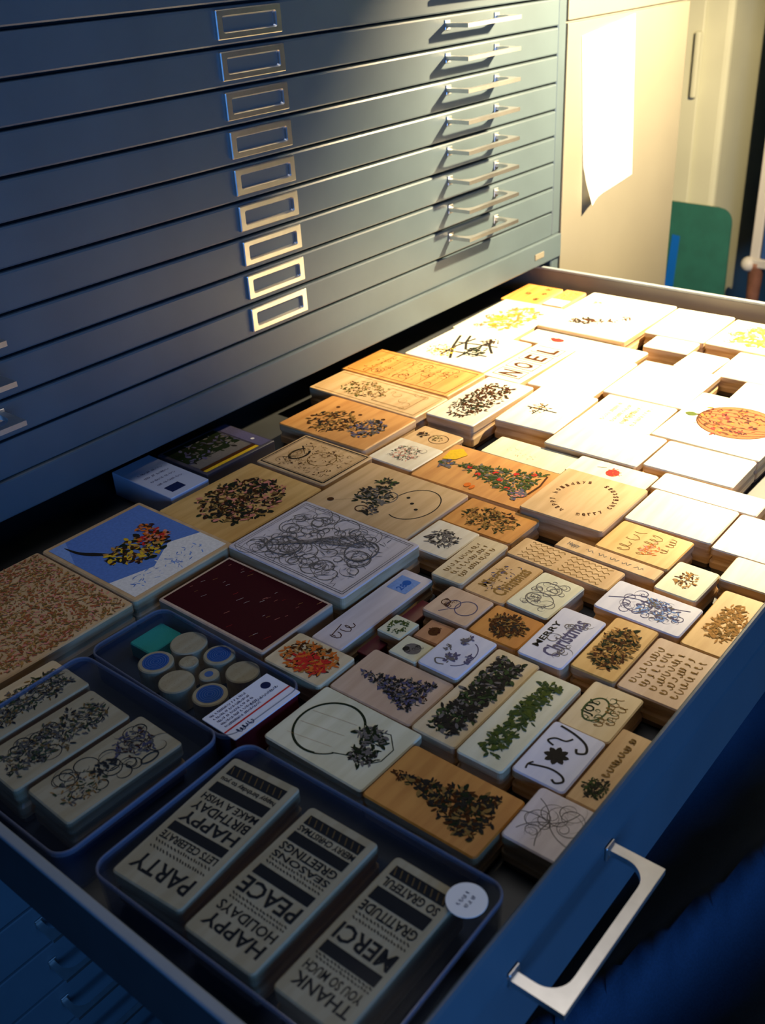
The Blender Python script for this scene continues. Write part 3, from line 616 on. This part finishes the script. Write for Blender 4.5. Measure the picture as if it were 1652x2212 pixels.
# ---------------------------------------------------------------- contents of the drawer
RECTS={'cork':(-0.9136,-0.0980,0.1159,0.1252,-0.0057,0.0260),
'snow':(-0.8050,-0.1006,0.1007,0.1220,-0.0054,0.0270),
'bouquet':(-0.6979,-0.1089,0.1121,0.0921,-0.0091,0.0240),
'framed':(-0.6032,-0.1086,0.0692,0.0876,-0.0114,0.0240),
'orange_flowers':(-0.5260,-0.0826,0.0832,0.1135,-0.0004,0.0260),
'pale_strip':(-0.4539,-0.0617,0.0588,0.1467,-0.0107,0.0260),
'orange_desk':(-0.3865,-0.0561,0.0731,0.1488,0.0020,0.0260),
'branch':(-0.2965,-0.0690,0.1033,0.1098,-0.0041,0.0260),
'yellow':(-0.1795,-0.0482,0.1270,0.0866,0.0267,0.0240),
'corner_orange':(-0.0731,-0.0158,0.0748,0.0551,0.0211,0.0200),
'corner_dark':(-0.0647,-0.0603,0.0695,0.0308,0.0266,0.0190),
'star':(-0.1141,-0.1501,0.1447,0.1170,0.0089,0.0260),
'redbird':(-0.2087,-0.1686,0.0413,0.1487,-0.0123,0.0210),
'letters':(-0.2896,-0.1485,0.1200,0.0481,-0.0098,0.0240),
'deer':(-0.4145,-0.1676,0.1146,0.0580,0.0039,0.0280),
'cross':(-0.3907,-0.2317,0.0972,0.0668,0.0427,0.0250),
'lines_pale':(-0.3545,-0.3019,0.0709,0.0755,0.0341,0.0230),
'pumpkin':(-0.3273,-0.3935,0.1189,0.1048,-0.0006,0.0240),
'w22a':(-0.2867,-0.2135,0.1104,0.0773,0.0254,0.0230),
'w22b':(-0.2670,-0.2964,0.1020,0.0874,0.0157,0.0230),
'w23':(-0.0892,-0.2462,0.0992,0.0734,0.0248,0.0240),
'w24':(-0.1588,-0.2552,0.0397,0.0537,0.0296,0.0230),
'w25':(-0.1885,-0.3047,0.0526,0.0441,-0.0231,0.0220),
'r26':(-0.0909,-0.3244,0.0929,0.0793,-0.0052,0.0240),
'r27':(-0.1763,-0.3635,0.0770,0.0715,0.0146,0.0220),
'r28':(-0.2405,-0.4017,0.0522,0.0703,0.0299,0.0220),
'w29a':(-0.4243,-0.3149,0.0670,0.0950,0.0157,0.0250),
'w29b':(-0.4172,-0.4045,0.0588,0.0833,0.0194,0.0240),
'reddot':(-0.4748,-0.3481,0.0343,0.0767,0.0116,0.0230),
'w31b':(-0.4632,-0.4335,0.0328,0.0934,0.0090,0.0230),
'oval':(-0.5345,-0.3548,0.0842,0.0778,0.0152,0.0270),
'w33':(-0.5104,-0.4310,0.0602,0.0745,0.0121,0.0240),
'w34':(-0.5110,-0.4983,0.0636,0.0593,0.0126,0.0230),
'cursive':(-0.5662,-0.4261,0.0487,0.0625,-0.0172,0.0230),
'narrow':(-0.5995,-0.4123,0.0173,0.0869,-0.0236,0.0230),
'pale37':(-0.5936,-0.4740,0.0446,0.0337,-0.0174,0.0220),
'w38':(-0.5623,-0.5120,0.0380,0.0413,0.0158,0.0240),
'bigtree':(-0.6269,-0.5167,0.0777,0.0321,0.0046,0.0220),
'brownlines':(-0.6231,-0.3883,0.0303,0.0900,-0.0261,0.0220),
'bluegirl':(-0.6417,-0.4666,0.0409,0.0666,-0.0140,0.0230),
'textblock':(-0.6980,-0.5099,0.0637,0.0450,0.0065,0.0220),
'holly':(-0.6967,-0.4704,0.0671,0.0333,0.0073,0.0230),
'merry':(-0.7072,-0.4359,0.0642,0.0351,0.0083,0.0240),
'cards':(-0.6694,-0.3995,0.0515,0.0369,-0.0476,0.0230),
'merry_brown':(-0.6670,-0.3622,0.0577,0.0357,-0.0197,0.0210),
'lines_small':(-0.6625,-0.3282,0.0674,0.0293,0.0116,0.0240),
'floral_small':(-0.6489,-0.2915,0.0474,0.0423,-0.0146,0.0230),
'snowsketch':(-0.7160,-0.3547,0.0378,0.0400,-0.0098,0.0220),
'wreath':(-0.7158,-0.3962,0.0384,0.0416,-0.0050,0.0210),
'dot':(-0.7478,-0.3570,0.0241,0.0215,0.0347,0.0190),
'minwreath':(-0.7610,-0.3350,0.0234,0.0218,-0.0166,0.0220),
'ornament':(-0.7755,-0.3581,0.0231,0.0241,-0.0155,0.0220),
'bluebird':(-0.7626,-0.3878,0.0488,0.0338,-0.0129,0.0240),
'pine_dark':(-0.7889,-0.4224,0.0980,0.0345,-0.0019,0.0220),
'ivy':(-0.7929,-0.4572,0.0945,0.0334,0.0050,0.0240),
'joy_small':(-0.7552,-0.4920,0.0495,0.0354,0.0106,0.0210),
'joy':(-0.8061,-0.4921,0.0518,0.0355,0.0085,0.0230),
'longright':(-0.7967,-0.5216,0.0701,0.0226,0.0027,0.0220),
'feather':(-0.8552,-0.5148,0.0441,0.0358,0.0114,0.0240),
'treeorange':(-0.8735,-0.4570,0.0512,0.0791,0.0008,0.0230),
'bulb':(-0.8678,-0.3766,0.0594,0.0805,-0.0029,0.0220),
'leaftree':(-0.8125,-0.3706,0.0495,0.0681,0.0050,0.0210),
'redpic':(-0.8262,-0.3100,0.0381,0.0522,0.0056,0.0240),
'longsticker':(-0.7506,-0.3043,0.1076,0.0289,-0.0027,0.0200),
'redbox':(-0.8047,-0.2247,0.0736,0.1130,-0.0084,0.0240),
'dragon':(-0.7198,-0.2265,0.0916,0.1255,-0.0165,0.0300),
'snowman':(-0.6248,-0.2140,0.0897,0.1117,-0.0088,0.0250),
'roses':(-0.5439,-0.1711,0.0509,0.0534,-0.0269,0.0220),
'strip70':(-0.4995,-0.1697,0.0367,0.0501,-0.0290,0.0200),
'bears':(-0.5374,-0.2571,0.0748,0.1162,0.0069,0.0220),
'poins':(-0.6012,-0.3051,0.0470,0.0690,-0.0022,0.0220),
'pale73':(-0.4784,-0.2660,0.0392,0.0862,0.0024,0.0200),
'tapebox':(-0.7088,-0.0118,0.0451,0.0880,-0.0141,0.0240),
'photobox':(-0.6336,-0.0060,0.0890,0.0737,-0.0135,0.0200),
'fl1':(-0.9714,-0.1935,0.0739,0.0438,-0.0293,0.0300),
'fl2':(-0.9798,-0.2410,0.0825,0.0435,-0.0339,0.0300),
'fl3':(-0.9763,-0.2874,0.0821,0.0426,-0.0284,0.0300),
'party':(-0.9717,-0.3723,0.0981,0.0506,0.0873,0.0300),
'happy':(-0.9739,-0.4313,0.0965,0.0486,0.0248,0.0300),
'merci':(-0.9718,-0.4875,0.0946,0.0434,0.0105,0.0300),
'BOX1':(-0.9781,-0.2573,0.1171,0.1384,0.0059,0.0330),
'BOX2':(-0.9700,-0.4345,0.1171,0.1850,0.0200,0.0330),
'BOX3':(-0.8808,-0.2532,0.0663,0.1473,-0.0299,0.0260),
'card':(-0.8844,-0.3146,0.0574,0.0325,-0.0232,0.0280),
'teal':(-0.8606,-0.1971,0.0230,0.0274,0.0570,0.0220)}

WG='wooden rubber stamps in the open drawer'
# key: (wood, design, label)
S={
'cork':('tan',D_cork,'large wood stamp with dense speckled brown all-over print at the far left'),
'snow':('tan',D_snow,'large block with a blue winter scene print, white slope and colourful figure'),
'bouquet':('ochre',D_bouquet,'square tan stamp printed with a big dark flower bouquet'),
'framed':('tan',D_framed,'tan stamp with a dark double-framed scene, beside the flower bouquet block'),
'orange_flowers':('orange',D_orange_flowers,'orange-brown wood stamp with two loose dark flower clusters'),
'pale_strip':('tan',D_pale_strip,'long tan stamp with a framed fine-line scene, between two orange-brown blocks'),
'orange_desk':('orange',D_orange_desk,'long orange-brown stamp with a fine brown framed drawing, half shaded by the cabinet'),
'branch':('white',D_branch,'brightly lit pale stamp with a black twig birdhouse drawing'),
'yellow':('cream',D_yellow,'yellow-toned stamp with a broad golden leaf print near the cabinet'),
'corner_orange':('orange',D_corner_orange,'orange stamp in the far back corner of the drawer'),
'corner_dark':('brown',D_corner_dark,'narrow block with brown and pale violet patterned top in the back corner'),
'star':('white',D_star,'large white-lit stamp with small leaf and star marks along the right rail'),
'redbird':('white',D_redbird,'pale stamp with a small pinkish red bird, in the brightest light'),
'letters':('white',D_letters,'pale stamp with a row of four ornate block letters NOEL'),
'deer':('white',D_deer,'thick pale stamp with dense dark foliage print and brown shaded side'),
'cross':('white',D_cross,'pale stamp with a small grey cross-shaped sprig'),
'lines_pale':('cream',D_lines_pale,'washed-out pale stamp with faint short lines of writing'),
'pumpkin':('cream',D_pumpkin,'cream stamp with a large orange pumpkin print at the right edge'),
'w22a':('white',D_none,'blank bright white-lit block between the letter stamp and the sprig stamp'),
'w22b':('white',D_none,'blank bright white-lit block above the faint lines stamp'),
'w23':('white',D_none,'blank white-lit block against the right rail beside the leaf and star stamp'),
'w24':('white',D_none,'small white-lit block with brown side below the rail-side blank block'),
'w25':('white',D_none,'smallest white-lit block on the right with an orange shaded side'),
'r26':('cream',D_yellow,'cream stamp with a soft yellow print at the top right edge of the frame'),
'r27':('white',D_none,'white-lit block at the right edge above the pumpkin stamp'),
'r28':('white',D_none,'small white-lit block at the right edge touching the pumpkin stamp'),
'w29a':('white',D_none,'white-lit blank block directly behind the red-dotted stamp'),
'w29b':('white',D_none,'white-lit blank block directly in front of the pumpkin stamp'),
'reddot':('white',D_reddot,'narrow white-lit stamp with a small red-orange spot'),
'w31b':('white',D_none,'narrow white-lit blank strip right of the red-spotted stamp'),
'oval':('tan',D_oval,'thick tan stamp with greeting words set in an oval ring'),
'w33':('white',D_none,'white-lit blank block right of the oval greeting stamp'),
'w34':('white',D_none,'white-lit blank block at the right frame edge, level with the large script stamp'),
'cursive':('ochre',D_cursive,'yellowish stamp with two lines of large loose script and an orange tint'),
'narrow':('tan',D_narrow,'very narrow tan strip stamp with one line of writing'),
'pale37':('cream',D_small_sepia,'small yellowish stamp with a small brown blot print'),
'w38':('white',D_none,'white-lit blank block near the drawer front at the right edge'),
'bigtree':('ochre',D_bigtree,'yellow-lit stamp with faint tree print touching the drawer front at right'),
'brownlines':('tan',D_brownlines,'long brownish tan stamp with several lines of faint writing'),
'bluegirl':('cool',D_bluegirl,'bluish white stamp with a line-drawn long-haired figure'),
'textblock':('pink',D_textblock,'pinkish tan stamp with five rows of verse, half warm-lit'),
'holly':('ochre',D_holly,'tan stamp with dense brown foliage around the word Merry'),
'merry':('cool',D_merry,'bluish white stamp reading MERRY Christmas with curls'),
'cards':('cream',D_cards,'off-white stamp with thin grey curling outline drawing'),
'merry_brown':('tan',D_merry_brown,'light brown stamp reading Merry Christmas in soft brown ink'),
'lines_small':('pale',D_lines_small,'pale stamp with three slanting lines of small script'),
'floral_small':('white',D_floral_small,'small white stamp with a grey flower sprig'),
'snowsketch':('pink',D_snowsketch,'small pinkish stamp with a thin-lined snowman sketch'),
'wreath':('amber',D_wreath,'small amber stamp with a dark round wreath'),
'dot':('brown',D_dot,'tiny brown stamp with a single dark spot'),
'minwreath':('cream',D_minwreath,'tiny cream stamp with a little green wreath'),
'ornament':('cream',D_ornament,'tiny cream stamp with a dark round bauble'),
'bluebird':('cool',D_bluebird,'bluish white stamp with soft grey drawing below the amber wreath stamp'),
'pine_dark':('pale',D_pine_dark,'long pale stamp with a thick black pine tree row'),
'ivy':('cream',D_ivy,'long cream stamp with a green ivy garland'),
'joy_small':('pale',D_joy_small,'small tan stamp reading JOY above loose script'),
'joy':('cool',D_joy,'white stamp with large black JOY letters, a flower for the O'),
'longright':('tan',D_longright,'long tan stamp with a dark sprig and one line of script by the drawer front'),
'feather':('grey',D_feather,'greyish stamp with thin curved feather lines, nearest the drawer handle'),
'treeorange':('amber',D_treeorange,'amber stamp with a large black leafy Christmas tree'),
'bulb':('cream',D_bulb,'cream stamp with a large outlined bauble and leaves at its base'),
'leaftree':('pink',D_leaftree,'pinkish tan stamp with a dotted grey Christmas tree'),
'redpic':('pale',D_redpic,'pale block with an orange and red painted picture'),
'longsticker':('grey',D_longsticker,'long narrow grey-tan stamp with a pale blue sticker at one end'),
'dragon':('grey',D_dragon,'large thick grey stamp covered by a swirling framed line drawing'),
'snowman':('tan',D_snowman,'large tan stamp with a round buttoned snowman and dark figures'),
'roses':('white',D_roses,'small white stamp with a pale sprig, next to the orange-brown flower block'),
'strip70':('tan',D_strip70,'small tan strip stamp with a dark little animal and ring'),
'bears':('orange',D_bears,'orange wood stamp with a coloured green Christmas tree and red balls'),
'poins':('amber',D_poins,'small amber stamp with a faint brown flower, below the coloured tree stamp'),
'pale73':('cream',D_pale73,'narrow cream block right of the coloured tree stamp'),
'fl1':('pale',D_fl,'pale floral stamp at the back of the left clear box'),
'fl2':('pale',D_fl,'pale floral stamp in the middle of the left clear box'),
'fl3':('pale',D_fl3,'pale stamp with curling flowers at the front of the left clear box'),
'party':('pale',D_party,'tall text stamp with the word PARTY in the front clear box'),
'happy':('pale',D_happy,'tall text stamp with the words HAPPY and PEACE in the front clear box'),
'merci':('pale',D_merci,'tall text stamp with the word MERCI in the front clear box'),
}
BASE={'fl1':ZB+.0016,'fl2':ZB+.0016,'fl3':ZB+.0016,'party':ZB+.0016,'happy':ZB+.0016,'merci':ZB+.0016}
def stamp(key):
    wood,des,lab=S[key]; x,y,w_,d_,r_,h=RECTS[key]
    z0=BASE.get(key,ZB)+.0001; top=ZB+h-z0; g=random.Random(key)
    w_-=.0007; d_-=.0007
    root=empty('rubber_stamp',(x,y,z0)); root.rotation_euler=(0,0,r_); tag(root,lab,'stamp',WG)
    small=min(w_,d_)<.024
    bm=bmesh.new(); r=.0014 if small else .0028; e=.0009; c=.0045
    P=rrect(w_,d_,r,3); Q=rrect(w_-2*e,d_-2*e,max(r-e,.0004),3); G=rrect(w_-.0022,d_-.0022,r,3)
    hm=(top+c)/2
    # block with a shallow finger groove round its sides, as mounts have
    loft(bm,[[(a,b,z) for a,b in q] for q,z in ((Q,c),(P,c+e),(P,hm-.0035),(G,hm-.001),(G,hm+.001),(P,hm+.0035),(P,top-e),(Q,top))],mi=0)
    for f in bm.faces:
        f.material_index=0 if (len(f.verts)>4 and f.calc_center_median().z>top-.0005) or f.calc_center_median().z>top-e*.8 else 1
    fin(bm,'wood_block',[M['w_'+wood],M['wood_side']],root)
    bm=bmesh.new(); slab(bm,w_-.003,d_-.003,0,c,r,.0005,3); fin(bm,'rubber_cushion',M['cushion'],root)
    p=Print(); des(p,w_,d_,g); p.build('printed_design',root,(0,0,top))
    return root
for k in S: stamp(k)

def open_tray(key,name,lab,lid=False):
    x,y,w_,d_,r_,h=RECTS[key]; root=empty(name,(x,y,ZB+.0001)); root.rotation_euler=(0,0,r_); tag(root,lab,'box')
    t=.0013; r=.011; rings=[]
    def rg(ww,dd,rr,z): return [(a,b,z) for a,b in rrect(ww,dd,max(rr,.001),6)]
    bm=bmesh.new()
    loft(bm,[rg(w_-.004,d_-.004,r-.002,0),rg(w_-.002,d_-.002,r-.001,.002),rg(w_,d_,r,h-.003),rg(w_-2*t,d_-2*t,r-t,h-.003),rg(w_-2*t-.002,d_-2*t-.002,r-t-.001,.003),rg(w_-2*t-.005,d_-2*t-.005,r-t-.002,.0012)],mi=0)
    fin(bm,'tray',M['plastic'],root,smooth=False)
    bm=bmesh.new(); ww,dd=w_+.0004,d_+.0004
    L=loft(bm,[rg(ww,dd,r,h-.0032),rg(ww,dd,r,h-.0006),rg(ww-.0010,dd-.0010,r-.0005,h),rg(ww-.0022,dd-.0022,r-.0011,h),rg(ww-.0030,dd-.0030,r-.0015,h-.0006),rg(ww-.0030,dd-.0030,r-.0015,h-.0032)],cap0=False,cap1=False)
    n=len(L[0])
    for i in range(n): bm.faces.new((L[-1][i],L[-1][(i+1)%n],L[0][(i+1)%n],L[0][i]))
    fin(bm,'rim',M['plastic_rim'],root)
    bm=bmesh.new(); slab(bm,w_-.004,d_-.004,h-.0014,h-.0004,r-.002,.0002,6); fin(bm,'lid',M['lid'],root)['label']='thin clear lid'
    return root
tA=open_tray('BOX1','clear_box','clear plastic box at the left holding three floral stamps')
tB=open_tray('BOX2','clear_box','clear plastic box nearest the camera holding three tall text stamps')
tC=open_tray('BOX3','clear_box','clear plastic box holding round discs and a white card')
# round price sticker lying on the corner of the front text box
b=bmesh.new(); cyl(b,0,0,0,.0004,.0105,32,.0001)
st=fin(b,'round_sticker',M['paper'],loc=(-0.9285,-0.5122,-.07725)); st['label']='round'
x,y,z=st.location
tag(st,'round white price sticker over the corner of the MERCI stamp','sticker')
p=Print(); g=random.Random(9); scrawl(p,g,-.005,.005,.002,.002,.0003,'navy'); scrawl(p,g,-.004,.004,-.002,.002,.0003,'navy'); p.build('pen_marks',st,(0,0,.0004))

# discs in the third box
DZ=ZB+.0016
discs=[(-.8592,-.2237,.0138,None,'plain wooden disc, back right of the disc box'),(-.8871,-.2215,.0130,'blue','blue-topped disc at the back left of the disc box'),(-.8557,-.2516,.0117,'blue','blue-topped disc at the right side of the disc box'),
 (-.8590,-.2785,.0123,None,'plain wooden disc beside the white card'),(-.8925,-.2495,.0128,None,'plain wooden disc at the left side of the disc box'),(-.8882,-.2781,.0125,'blue','blue-topped disc nearest the front box'),
 (-.8735,-.2400,.0074,None,'small plain wooden disc in the middle of the disc box'),(-.8745,-.2620,.0076,'blue','small disc with a tiny blue centre')]
for i,(x,y,r,c,lab) in enumerate(discs):
    rt=empty('stamp_disc',(x,y,DZ)); tag(rt,lab,'disc','wooden discs in a clear box')
    bm=bmesh.new(); cyl(bm,0,0,0,.018,r-.0006,30,.0008); fin(bm,'wood_disc',M['w_pale'],rt)
    p=Print(); g=random.Random(i)
    if c:
        rr=r*(.72 if r>.009 else .4); p.disc(0,0,rr,rr,'blue',26)
        for k in range(5): p.ring(0,0,rr*(.2+.18*k),rr*(.2+.18*k),.0002,'lblue')
    else: foliage(p,g,'circle',0,0,r*.8,r*.8,20,.002,('sepia',),.1)
    p.build('printed_design',rt,(0,0,.018))
x,y,w_,d_,r_,h=RECTS['card']
cd=empty('white_card_pack',(x,y,DZ)); cd.rotation_euler=(0,0,r_); tag(cd,'white card pack with a red line and dark red sides beside the discs','card')
bm=bmesh.new(); slab(bm,w_-.003,d_-.004,0,.0235,.001,.0003); fin(bm,'pack',mat('dark_red_card',lin('#6a0a14'),rough=.5),cd)
bm=bmesh.new(); slab(bm,w_-.001,d_-.001,.0235,.0243,.001,.0002); fin(bm,'top_card',mat('pale_blue_white_card',(.72,.78,.92),rough=.6),cd)
p=Print(); D_card(p,w_,d_,random.Random(2)); p.build('printed_text',cd,(0,0,.0243))
x,y,w_,d_,r_,h=RECTS['teal']
tl=empty('foam_square',(x-.004,y+.004,DZ)); tag(tl,'small teal foam square in the back corner of the disc box','foam')
bm=bmesh.new(); slab(bm,.030,.024,0,.012,.002,.0008); fin(bm,'foam',mat('teal_foam',lin('#35b8ae'),rough=.9,bump=.3,bscale=900),tl)
# red glitter box
x,y,w_,d_,r_,h=RECTS['redbox']
rb=empty('patterned_box',(x,y,ZB+.0001)); rb.rotation_euler=(0,0,r_); tag(rb,'flat wooden block with a dark maroon speckled top and pale border','block')
bm=bmesh.new(); slab(bm,w_-.001,d_-.001,0,h-.0001,.002,.0009); fin(bm,'block',M['w_pink'],rb)
p=Print(); D_redbox(p,w_,d_,random.Random(11)); p.build('printed_design',rb,(0,0,h-.0001))
# low dark red box between stamps
lb=empty('maroon_box',(-.7525,-.3270,ZB+.0001)); tag(lb,'low dark maroon box showing in the gap beside the long sticker stamp','box')
bm=bmesh.new(); slab(bm,.075,.0120,0,.010,.001,.0005); fin(bm,'body',mat('maroon_card',lin('#4a0c18'),rough=.4),lb)
bm=bmesh.new(); slab(bm,.076,.0126,.010,.0125,.001,.0004); fin(bm,'lid',mat('maroon_lid_card',lin('#551322'),rough=.4),lb)
# two boxes half under the cabinet
x,y,w_,d_,r_,h=RECTS['tapebox']
tb=empty('white_carton',(x,y,ZB+.0001)); tb.rotation_euler=(0,0,r_); tag(tb,'small bluish white carton with a navy mark, half under the cabinet','box')
bm=bmesh.new(); slab(bm,w_-.001,d_-.001,0,h,.0012,.0005); fin(bm,'body',mat('bluish_white_card',(.50,.55,.70),rough=.35),tb)
p=Print(); D_tapebox(p,w_,d_,random.Random(3)); p.build('printed_text',tb,(0,0,h))
x,y,w_,d_,r_,h=RECTS['photobox']
pb=empty('picture_box',(x,y,ZB+.0001)); pb.rotation_euler=(0,0,r_); tag(pb,'dark picture box with red and yellow stripes, half under the cabinet','box')
bm=bmesh.new(); slab(bm,w_-.001,d_-.001,0,h,.0012,.0005); fin(bm,'body',mat('dark_violet_card',(.07,.065,.09),rough=.3),pb)
p=Print(); D_photobox(p,w_,d_,random.Random(5)); p.build('printed_picture',pb,(0,0,h))
